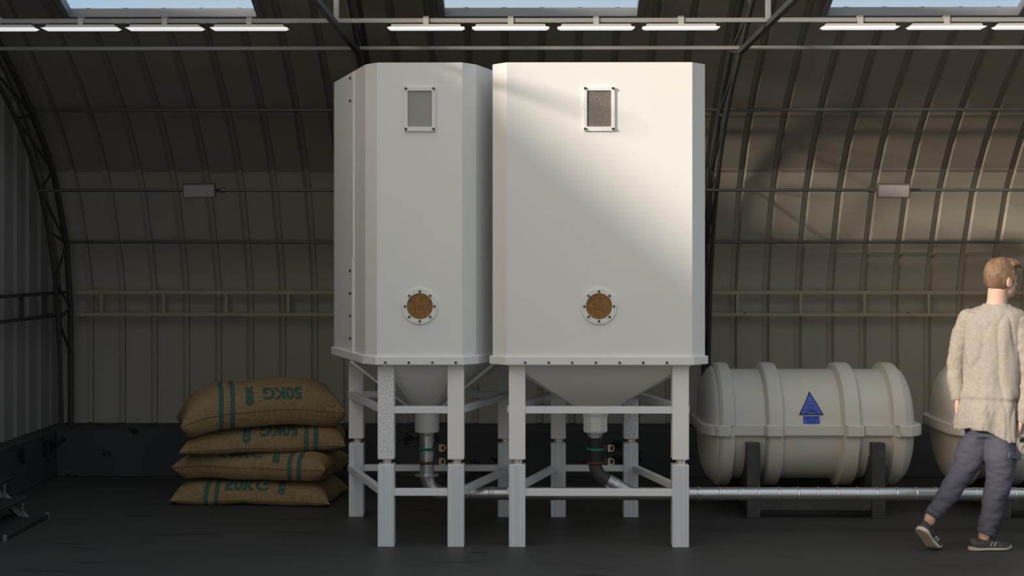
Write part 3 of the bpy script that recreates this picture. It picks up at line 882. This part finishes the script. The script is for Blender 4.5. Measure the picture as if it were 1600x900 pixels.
def make_cradle(ox, lab):
    t = thing('tank_cradle', lab, 'stand', (TX + ox, TY, 0), 'black tank cradles')
    for x in (-.434, .437):
        xx = TX + ox + x; hw = .047
        for sg in (-1, 1):
            build(MB().box((xx - hw, TY + sg*.45 - .04, 0), (xx + hw, TY + sg*.45 + .04, .525)), 'post', M['cradle'], t, bevel=.004)
        # saddle: beam whose top follows the round belly
        prof = [(-.41, .06), (.41, .06)]
        top = [(y, TZ - math.sqrt(max(0, (RB + .003)**2 - y*y)) if abs(y) < .38 else .50) for y in [.405 - .81*i/30 for i in range(31)]]
        poly = prof + [(y, min(z, .42)) for y, z in top]
        build(MB().loft([[(xx - .04, TY + y, z) for y, z in poly], [(xx + .04, TY + y, z) for y, z in poly]]), 'saddle', M['cradle'], t)
    for sg in (-1, 1):
        build(MB().box((TX + ox - .387, TY + sg*.45 - .03, .055), (TX + ox + .39, TY + sg*.45 + .03, .15)), 'rail_bar', M['cradle'], t, bevel=.004)
    return t
make_tank(0, 'white ribbed plastic tank with the blue warning triangle, beside the right silo', True)
make_cradle(0, 'black steel cradle under the tank with the blue warning triangle')
T2 = make_tank(1.745, 'white ribbed plastic tank behind the walking person, cut by the right edge', False)
make_cradle(1.745, 'black steel cradle under the tank behind the walking person')
# valve on the front of the second tank
vp = at(1601, 701, 9.9)
vl = build(MB().tube([(vp.x, TY - RB*.97, vp.z), (vp.x, vp.y, vp.z)], .032, 20).torus((vp.x, vp.y, vp.z), (0, 1, 0), .03, .012).disc((vp.x, vp.y + .004, vp.z), (0, -1, 0), .022, .008, 20), 'outlet_valve', M['tank'], T2, smooth=40)
build(MB().bar((vp.x - .035, vp.y - .01, vp.z + .055), (vp.x + .09, vp.y - .01, vp.z + .09), .02, .022).tube([(vp.x, vp.y - .01, vp.z + .02), (vp.x, vp.y - .01, vp.z + .07)], .008, 8), 'valve_lever', M['black'], vl)

# ------------------------------------------------------------------ low metal steps at the left edge
def steps():
    t = thing('metal_steps', 'dark metal steps with grated treads at the left edge of the floor', 'steps', (-3.5, 9.5, 0))
    y0, y1 = 9.10, 9.90
    for k in range(4):
        xr_ = -3.335 - .125*k; zt = .030 + .128*k; xl = xr_ - .30
        tr = MB()
        tr.box((xl, y0, zt - .022), (xl + .014, y1, zt)).box((xr_ - .014, y0, zt - .022), (xr_, y1, zt))
        n_ = 30
        for i in range(n_ + 1):
            y = y0 + (y1 - y0 - .008)*i/n_
            tr.box((xl, y, zt - .016), (xr_, y + .008, zt - .002))
        tro = build(tr, 'tread', M['tread'], t)
        for y in ((y0 - .008, y1 + .008) if k == 0 else ()):
            build(MB().box((xr_ - .022, y - .008, zt - .03), (xr_ + .004, y + .008, zt + .008)), 'tread_cap', M['chrome'], tro, bevel=.002)
        if k < 3:
            for y in (y0 + .03, y1 - .12):
                build(MB().tube([(xr_ - .14, y, zt - .01), (xr_ - .14, y, zt + .115)], .006, 8), 'riser_pin', M['chrome'], t, smooth=60)
                build(MB().loft([[(xr_ - .13, y - .002, zt + .001), (xr_ - .09, y - .002, zt + .001), (xr_ - .13, y - .002, zt + .04)],
                                 [(xr_ - .13, y + .002, zt + .001), (xr_ - .09, y + .002, zt + .001), (xr_ - .13, y + .002, zt + .04)]]), 'gusset', M['rail'], t)
                build(MB().bar((xr_ - .15, y, zt + .01), (xr_ - .24, y, zt + .10), .004, .03), 'strut', M['rail'], t)
    for y in (y0 + .05, y1 - .05):
        build(MB().bar((-3.50, y, .004), (-3.89, y, .40), .03, .05), 'stringer', M['steel'], t)
steps()

# ------------------------------------------------------------------ person
DP = 8.80
pp = lambda x, y, dd=0: at(x, y, DP + dd)
pr = thing('person', 'walking person seen from behind in a beige sweater and grey trousers', 'person', pp(1546, 862) * 1.0)
pr.location.z = 0
SR_ = Vector((.92, -.39, 0)); SF_ = Vector((.39, .92, 0))      # torso: right-hand side, facing
HF = Vector((math.cos(math.radians(24)), math.sin(math.radians(24)), 0)); HRt = Vector((HF.y, -HF.x, 0))
hm = Matrix((HF, -HRt, Vector((0, 0, 1)))).transposed()        # head axes: x forward, y left, z up
UP = Vector((0, 0, 1))
def limb(mb, pts, rad, seg=20): return mb.tube(pts, rad, seg, True, True)
def smooth_path(pts, rad, n=6):
    P = [Vector(p) for p in pts]; out, ro = [], []
    for i in range(len(P) - 1):
        p0, p1, p2, p3 = P[max(i-1, 0)], P[i], P[i+1], P[min(i+2, len(P)-1)]
        for k in range(n):
            t_ = k/n
            out.append(.5*((2*p1) + (p2-p0)*t_ + (2*p0-5*p1+4*p2-p3)*t_*t_ + (3*p1-p0-3*p2+p3)*t_**3))
            ro.append(rad[i] + (rad[i+1] - rad[i])*t_)
    out.append(P[-1]); ro.append(rad[-1]); return out, ro
hc = pp(1563, 436, 0)                      # head centre
# --- body: torso, limbs, head and hands in one surface
B = MB()
def tor(px, py, dd, hw, hd):
    c = pp(px, py, dd); return [c + SR_*hw*math.cos(2*PI*k/28) + SF_*hd*math.sin(2*PI*k/28) for k in range(28)]
B.loft([tor(1556, 482, 0, .075, .06), tor(1555, 494, 0, .13, .07), tor(1551, 515, 0, .15, .09), tor(1549, 560, 0, .16, .10), tor(1547, 615, 0, .13, .085), tor(1546, 650, 0, .128, .085), tor(1546, 682, 0, .13, .085)])
limb(B, [pp(1556, 484, .01), pp(1558, 470, .005), hc - UP*.06 - HF*.02], [.068, .060, .058])
B.ball(hc + UP*.012, (.101, .079, .104), 28, 18, hm)                                 # skull
B.ball(hc + HF*.038 - UP*.052, (.062, .058, .072), 24, 14, hm)                        # face and jaw
B.ball(hc + HF*.078 - UP*.098, (.022, .024, .018), 14, 10, hm)                        # chin
B.ball(hc + HF*.092 + UP*.012, (.014, .045, .014), 14, 10, hm)                        # brow
B.tube([hc + HF*.092 + UP*.0, hc + HF*.116 - UP*.034], [.009, .014], 12, True, True)  # nose
B.ball(hc + HF*.092 - UP*.064, (.014, .024, .008), 14, 8, hm); B.ball(hc + HF*.09 - UP*.076, (.013, .02, .008), 14, 8, hm)   # lips
for sg in (-1, 1):                                                                    # ears
    B.ball(hc + HRt*sg*.080 - HF*.004 - UP*.018, (.021, .008, .033), 16, 10, hm @ Matrix.Rotation(sg*-.35, 3, 'Z'))
    B.ball(hc + HRt*sg*.083 - HF*.012 - UP*.012, (.014, .009, .026), 16, 10, hm)
    B.ball(hc + HF*.088 + HRt*sg*.032 - UP*.006, (.010, .013, .008), 12, 8, hm)       # eyes
arms = {}
arms['L'] = [pp(1514, 503, .06), pp(1499, 535, .09), pp(1492, 578, .10), pp(1494, 602, .07), pp(1497, 622, .04)]
arms['R'] = [pp(1590, 505, -.05), pp(1603, 540, -.09), pp(1608, 585, -.09), pp(1602, 620, -.09), pp(1596, 654, -.10)]
for k, a in arms.items(): P_, r_ = smooth_path(a, [.052, .046, .040, .036, .027]); limb(B, P_, [r*.86 if i < 19 else r for i, r in enumerate(r_)])
def hand(w, d, palmn, thumb):
    """palm, four bent fingers and a thumb from wrist w along d; palmn = palm normal, thumb = thumb side"""
    d = d.normalized(); th = (thumb - d*thumb.dot(d)).normalized(); pn = d.cross(th).normalized()
    if pn.dot(palmn) < 0: pn = -pn
    for s_ in (-.026, -.009, .009, .026):
        limb(B, [w + th*s_*.7, w + d*.05 + th*s_, w + d*.088 + th*s_], [.016, .0145, .0125], 12)
    for s_, L_ in ((.030, .068), (.0105, .078), (-.0095, .072), (-.028, .055)):
        p0 = w + d*.088 + th*s_; c = 0; pts = [p0]; dr = d.copy()
        for f_, bend_ in ((.42, .35), (.32, .45), (.26, .35)):
            dr = (dr*math.cos(bend_) + pn*math.sin(bend_)).normalized(); pts.append(pts[-1] + dr*L_*f_)
            n2 = pn - dr*pn.dot(dr); 
        limb(B, pts, [.0098, .0090, .0082, .0068], 10)
    limb(B, [w + d*.02 + th*.024, w + d*.05 + th*.046 + pn*.012, w + d*.078 + th*.052 + pn*.024, w + d*.10 + th*.05 + pn*.032], [.0135, .012, .0105, .008], 10)
hand(pp(1496.5, 622, .04), Vector((-.01, .02, -1)), SR_, SF_)
hand(pp(1596, 656, -.10), Vector((-.12, .25, -1)), -SR_, SF_)
legL = [pp(1527, 672, .05), pp(1517, 705, .05), pp(1501, 743, .06), pp(1477, 777, .05), pp(1456, 805, .04), pp(1452, 814, .04)]
legR = [pp(1566, 675, -.04), pp(1564, 712, -.03), pp(1559, 752, .0), pp(1549, 790, .03), pp(1540, 822, .045), pp(1537, 846, .05)]
for a in (legL, legR): P_, r_ = smooth_path(a, [.066, .068, .058, .05, .036, .034]); limb(B, P_, r_)
body = build(B, 'body', M['skin'], pr, smooth=180, remesh=.0052, smit=3)

# --- hair: a shaped cap, longer on top and swept to the front
H_ = MB(); nlat, nlon = 44, 64; R_ = []
for i in range(nlat + 1):
    la = -PI/2 + PI*(i + .05)/(nlat + .1); ring = []
    for j in range(nlon):
        lo = 2*PI*j/nlon; d = Vector((math.cos(la)*math.cos(lo), math.cos(la)*math.sin(lo), math.sin(la)))
        back = -d.x
        base = Vector((d.x*.101, d.y*.079, d.z*.104 + .012))
        # hairline: low at the nape, above the ear at the side, high on the forehead
        line = -.80 + (.62*sstep(-.45, .15, d.x)) + .62*sstep(.25, .75, d.x)
        if .0 < d.x < .45 and abs(d.y) > .6: line -= .22
        k_ = sstep(line - .10, line + .08, d.z)
        th_ = -.012 + k_*(.020 + .012*sstep(.0, .9, d.z) + .012*sstep(.3, .9, d.x)*sstep(.1, .6, d.z))
        th_ += k_*(.004*noise.noise(d*5) + .0022*noise.noise(Vector((d.x*4, d.y*16, d.z*16))))
        if d.x < -.2 and d.z < -.25: base += Vector((.012, 0, 0))*sstep(-.25, -.8, d.z)
        p = base + d*th_
        ring.append(hc + hm @ p)
    R_.append(ring)
H_.loft(R_); build(H_, 'hair', M['hair'], pr, smooth=180)
# fringe swept over the brow
fr_ = MB()
for k in range(9):
    s_ = (k - 4)/4
    a0 = hc + HF*.045 - HRt*s_*-.062 + UP*(.112 - .022*s_*s_)
    limb(fr_, [a0, a0 + HF*.042 + UP*.004, a0 + HF*.064 - UP*.018], [.02, .017, .009], 10)
for sg in (-1, 1): limb(fr_, [hc + HRt*sg*.077 + HF*.03 + UP*.045, hc + HRt*sg*.079 + HF*.028 + UP*.0, hc + HRt*sg*.079 + HF*.026 - UP*.02], [.014, .01, .006], 10)
build(fr_, 'fringe', M['hair'], pr, smooth=180, remesh=.005, smit=4)

# --- sweater
S_ = MB()
def sring(px, py, dd, hw, hd, fold=0, hem=None, ph=0):
    c = pp(px, py, dd); out = []
    for k in range(72):
        a = 2*PI*k/72; f_ = 1 + fold*(math.sin(a*7 + ph) + .6*math.sin(a*12 + 1.3 + ph))
        p = c + SR_*hw*math.cos(a)*f_ + SF_*hd*math.sin(a)*f_
        if hem: p.z += hem(a)
        out.append(p)
    return out
hem = lambda a: -.075*max(0, math.cos(a + .75))**3 + .012*math.sin(a*3)
S_.loft([sring(1558, 474, 0, .078, .072), sring(1558, 478, 0, .098, .080), sring(1557, 483, 0, .145, .09), sring(1555, 488, 0, .182, .10), sring(1553, 500, 0, .194, .112), sring(1551, 530, 0, .184, .122, .006),
         sring(1549, 565, 0, .176, .120, .012), sring(1547, 600, 0, .176, .120, .015), sring(1546, 612, 0, .186, .128, .016, None, .3), sring(1546, 619, 0, .190, .132, .018, None, .4), sring(1545, 624, 0, .176, .122, .014, None, .5),
         sring(1545, 630, 0, .184, .132, .03, None, .6), sring(1544, 640, 0, .196, .142, .045, None, .6), sring(1543, 655, 0, .206, .152, .05, lambda a: hem(a)*.5, .6), sring(1543, 668, 0, .212, .158, .055, hem, .6)])
for p_ in (pp(1516, 499, .05), pp(1586, 501, -.04)): S_.ball(p_, .068)
def shirt_disp(p):
    q = Vector((p.x*12, p.y*12, p.z*3.2)); r = Vector((p.x*26, p.y*26, p.z*8))
    amt = .012 + .009*sstep(1.45, .95, p.z)
    n1 = noise.noise(q); ridge = (1 - abs(n1)*2.2)
    return amt*.9*n1 + .35*amt*noise.noise(r) - .009*max(0, ridge)**3
build(S_, 'sweater', M['shirt'], pr, smooth=180, remesh=.0075, smit=2, disp=shirt_disp)
def sleeve_disp(p):
    return .006*noise.noise(Vector((p.x*14, p.y*14, p.z*22))) + .003*noise.noise(p*45)
for pts_, rad_ in (([pp(1514, 499, .055), pp(1501, 531, .085), pp(1493, 576, .10), pp(1494, 602, .07), pp(1496, 619, .045)], [.068, .060, .054, .050, .041]),
                   ([pp(1588, 500, -.045), pp(1601, 540, -.085), pp(1607, 587, -.09), pp(1603, 620, -.09), pp(1597, 654, -.10)], [.070, .062, .056, .053, .040])):
    P_, r_ = smooth_path(pts_, rad_)
    n_ = len(r_); r_ = [r*(1 + .035*math.sin(i*1.35)*sstep(.25, .5, i/n_)) for i, r in enumerate(r_)]
    build(MB().tube(P_, r_, 28, True, True), 'sleeve', M['shirt'], pr, smooth=180, remesh=.0075, smit=2, disp=sleeve_disp)

# --- trousers
Tm = MB()
Tm.loft([tor(1546, 622, 0, .150, .10), tor(1546, 640, 0, .155, .105), tor(1546, 665, 0, .160, .112), tor(1546, 682, 0, .135, .095)])
tl = [pp(1530, 678, .04), pp(1520, 702, .05), pp(1504, 738, .06), pp(1480, 774, .05), pp(1457, 804, .04)]
tr_ = [pp(1563, 680, -.03), pp(1564, 708, -.03), pp(1561, 750, .0), pp(1551, 790, .03), pp(1540, 831, .045)]
P_, r_ = smooth_path(tl, [.084, .094, .076, .064, .046]); Tm.tube(P_, r_, 24)
P_, r_ = smooth_path(tr_, [.086, .096, .080, .068, .054]); Tm.tube(P_, r_, 24)
def pants_disp(p):
    q = Vector((p.x*9, p.y*9, p.z*16)); return .009*noise.noise(q) + .004*noise.noise(q*2.3) - .004*max(0, 1 - 3*abs(noise.noise(Vector((p.x*5 + p.z*7, p.y*6, p.z*13)))))**2
build(Tm, 'trousers', M['pants'], pr, smooth=180, remesh=.0085, smit=4, disp=pants_disp)
for (c0, c1, r0) in ((pp(1459, 801, .042), pp(1455.5, 807, .040), .047), (pp(1541.5, 826, .044), pp(1540, 833, .046), .055)):
    d_ = (c1 - c0).normalized()
    build(MB().tube([c0 - d_*.012, c0 - d_*.008, c1 - d_*.004, c1], [r0*.9, r0*1.03, r0*1.0, r0*.84], 24), 'trouser_cuff', M['pants'], pr, smooth=60)
fc = pp(1565, 709, -.03); fn = Vector((.50, -.87, 0)); ft = Vector((.87, .50, 0))
build(MB().bar(fc + fn*.099 - ft*.05 + UP*.006, fc + fn*.097 + ft*.052 - UP*.012, .014, .036, UP), 'pocket_flap', M['pants'], pr, bevel=.004, smooth=40)

# --- shoes
def shoe(heel, fwd, up, L_, bend_, lab):
    f_ = fwd.normalized(); u_ = (up - f_*up.dot(f_)).normalized(); s_ = f_.cross(u_).normalized()
    def P(l, w, h):                       # l 0..1 along the sole, bends up at the ball of the foot
        x = l*L_; z = h
        if bend_ and l > .66:
            dx = (l - .66)*L_; a = bend_*sstep(.66, .78, l)
            x = .66*L_ + dx*math.cos(a) - h*math.sin(a)*.6; z = h*math.cos(a) + dx*math.sin(a)
        return heel + f_*x + s_*w + u_*z
    hw = lambda l: .046*(1 + .10*math.sin((l - .15)*PI*1.25))*min(1, (max(0, l + .003)/.10)**.5, (max(0, 1.003 - l)/.20)**.55) - .010*math.exp(-((l - .42)/.15)**2)
    ls = [0, .01, .03, .07, .13, .2, .28, .36, .44, .52, .6, .68, .76, .84, .9, .95, .98, .995]
    so = MB().loft([[P(l, max(.004, hw(l))*c_, .004 + .016*t_ + (.010*sstep(.85, 1, l)) + .008*(1 - sstep(0, .25, l))*t_) for c_, t_ in ((-.9, 0), (-1, .3), (-1, 1), (1, 1), (1, .3), (.9, 0))] for l in ls])
    sole = build(so, 'shoe_sole', M['sole'], pr, smooth=35)
    tops = {0: .060, .01: .070, .03: .076, .07: .080, .13: .080, .2: .076, .28: .072, .36: .080, .44: .086, .52: .076, .6: .066, .68: .058, .76: .052, .84: .047, .9: .042, .95: .036, .98: .03, .995: .026}
    rings = []
    for l in ls:
        w = max(.004, hw(l)*.96); h = tops[l]; z0 = .019 + .008*(1 - sstep(0, .25, l)) + .008*sstep(.85, 1, l); ring = []
        for k in range(20):
            a = PI*k/19; open_ = .55 if l < .4 else 1
            ring.append(P(l, math.cos(a)*w*(1 - .25*math.sin(a)*(1 if l > .4 else .35)), z0 + (h - z0)*math.sin(a)**.75))
        rings.append(ring)
    build(MB().loft(rings), 'shoe_upper', M['shoe'], pr, smooth=60)
    lc = MB()
    for k in range(4):
        l = .44 + .055*k; h = tops[min(tops, key=lambda q: abs(q - l))] + .002
        lc.tube([P(l, -.022, h - .012), P(l, 0, h + .002), P(l + .02, .022, h - .012)], .0028, 6)
    lc.tube([P(.46, .004, .088), P(.50, .03, .088), P(.58, .036, .066)], .003, 6); lc.tube([P(.46, -.004, .088), P(.50, -.03, .088), P(.58, -.036, .066)], .003, 6)
    build(lc, 'shoe_lace', M['lace'], pr, smooth=60)
    sp = MB()
    for k in range(2):
        l = .47 + .075*k
        for sg in (1,):
            w1 = hw(l)*.985
            sp.bar(P(l - .02, sg*w1, .030), P(l + .03, sg*w1*.88, .056), .004, .011, s_)
    build(sp, 'shoe_stripe', M['stripe'], pr)
ha = at(1515.5, 862, 8.80); ha.z = 0
shoe(Vector((ha.x, 8.83 + .03, 0)), Vector((1, .10, 0)), UP, .278, 0, 'r')
hl = at(1432, 822, 8.80)
shoe(Vector((hl.x - .0, 8.775, hl.z - .014)), Vector((.50, .42, -.60)), Vector((.45, .38, .78)), .275, .62, 'l')

# ------------------------------------------------------------------ light
sun = bpy.data.lights.new('sun', 'SUN'); so_ = bpy.data.objects.new('sun', sun); COL.objects.link(so_)
sun.energy = 4.1; sun.angle = math.radians(4.5); sun.color = (1.0, .90, .78)
so_.rotation_euler = Vector((1.38, 1.0, -.48)).to_track_quat('-Z', 'Y').to_euler()
so_.location = (-8, 0, 6)
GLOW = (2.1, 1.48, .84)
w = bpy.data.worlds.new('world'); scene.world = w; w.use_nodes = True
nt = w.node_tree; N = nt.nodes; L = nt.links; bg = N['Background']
tc = N.new('ShaderNodeTexCoord'); sep = N.new('ShaderNodeSeparateXYZ'); L.new(tc.outputs['Generated'], sep.inputs[0])
cr = N.new('ShaderNodeValToRGB'); L.new(sep.outputs['Z'], cr.inputs[0])
e = cr.color_ramp.elements
e[0].position = 0.0; e[0].color = (.20, .21, .22, 1); e[1].position = 1.0; e[1].color = (.30, .46, .64, 1)
x_ = e.new(.02); x_.color = (.56, .68, .78, 1)
x_ = e.new(.25); x_.color = (.46, .66, .83, 1)
nz = N.new('ShaderNodeTexNoise'); nz.inputs['Scale'].default_value = 1; nz.inputs['Detail'].default_value = 5
mp = N.new('ShaderNodeMapping'); mp.inputs['Scale'].default_value = (2.2, 2.2, 9); L.new(tc.outputs['Generated'], mp.inputs[0]); L.new(mp.outputs[0], nz.inputs['Vector'])
mr = N.new('ShaderNodeMapRange'); mr.inputs[1].default_value = .45; mr.inputs[2].default_value = .75; mr.inputs[4].default_value = .7; L.new(nz.outputs['Fac'], mr.inputs[0])
gz = N.new('ShaderNodeMath'); gz.operation = 'GREATER_THAN'; gz.inputs[1].default_value = 0; L.new(sep.outputs['Z'], gz.inputs[0])
ml = N.new('ShaderNodeMath'); ml.operation = 'MULTIPLY'; L.new(mr.outputs[0], ml.inputs[0]); L.new(gz.outputs[0], ml.inputs[1])
mx = N.new('ShaderNodeMix'); mx.data_type = 'RGBA'; L.new(ml.outputs[0], mx.inputs[0]); L.new(cr.outputs[0], mx.inputs[6]); mx.inputs[7].default_value = (.68, .73, .76, 1)

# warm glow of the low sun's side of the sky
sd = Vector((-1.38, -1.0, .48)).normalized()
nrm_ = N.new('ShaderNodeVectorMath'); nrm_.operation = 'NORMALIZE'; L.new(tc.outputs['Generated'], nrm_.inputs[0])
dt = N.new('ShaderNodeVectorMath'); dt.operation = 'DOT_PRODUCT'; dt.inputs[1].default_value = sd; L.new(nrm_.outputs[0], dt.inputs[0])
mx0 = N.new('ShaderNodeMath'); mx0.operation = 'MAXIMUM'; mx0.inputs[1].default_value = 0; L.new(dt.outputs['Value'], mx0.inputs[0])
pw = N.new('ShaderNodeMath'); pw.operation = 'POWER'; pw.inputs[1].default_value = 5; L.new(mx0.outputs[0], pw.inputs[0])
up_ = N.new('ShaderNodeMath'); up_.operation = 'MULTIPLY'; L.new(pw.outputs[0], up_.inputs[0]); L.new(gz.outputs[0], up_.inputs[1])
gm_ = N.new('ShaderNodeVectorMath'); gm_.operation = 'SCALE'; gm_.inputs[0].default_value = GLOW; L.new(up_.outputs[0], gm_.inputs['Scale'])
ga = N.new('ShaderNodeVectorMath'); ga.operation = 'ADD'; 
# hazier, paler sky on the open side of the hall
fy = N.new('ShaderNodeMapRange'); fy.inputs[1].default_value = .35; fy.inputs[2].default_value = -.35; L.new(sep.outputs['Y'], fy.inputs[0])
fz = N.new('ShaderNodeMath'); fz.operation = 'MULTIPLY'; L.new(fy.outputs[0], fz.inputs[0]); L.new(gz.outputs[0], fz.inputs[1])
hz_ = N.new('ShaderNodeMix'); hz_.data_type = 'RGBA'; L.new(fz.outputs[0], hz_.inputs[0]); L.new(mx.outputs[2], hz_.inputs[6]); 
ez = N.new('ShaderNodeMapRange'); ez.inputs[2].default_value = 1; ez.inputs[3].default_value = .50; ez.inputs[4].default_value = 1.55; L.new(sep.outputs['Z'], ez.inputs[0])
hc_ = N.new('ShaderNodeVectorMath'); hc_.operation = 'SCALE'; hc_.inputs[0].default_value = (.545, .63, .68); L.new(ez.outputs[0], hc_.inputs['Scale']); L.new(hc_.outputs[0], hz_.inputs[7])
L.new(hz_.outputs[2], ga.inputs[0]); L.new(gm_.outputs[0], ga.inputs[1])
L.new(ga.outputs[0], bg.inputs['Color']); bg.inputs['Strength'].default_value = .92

# ------------------------------------------------------------------ camera
cam = bpy.data.cameras.new('camera'); co = bpy.data.objects.new('camera', cam); COL.objects.link(co); scene.camera = co
cam.sensor_width = 36; cam.lens = 36*F/1600; cam.shift_y = -(450 - HYP)/1600; cam.clip_end = 200
co.location = (0, 0, CAMH); co.rotation_euler = (PI/2, 0, YAW)
vs_ = scene.view_settings
vs_.view_transform = 'Standard'; vs_.look = 'None'; vs_.gamma = 1; vs_.use_curve_mapping = False; vs_.exposure = 0.0
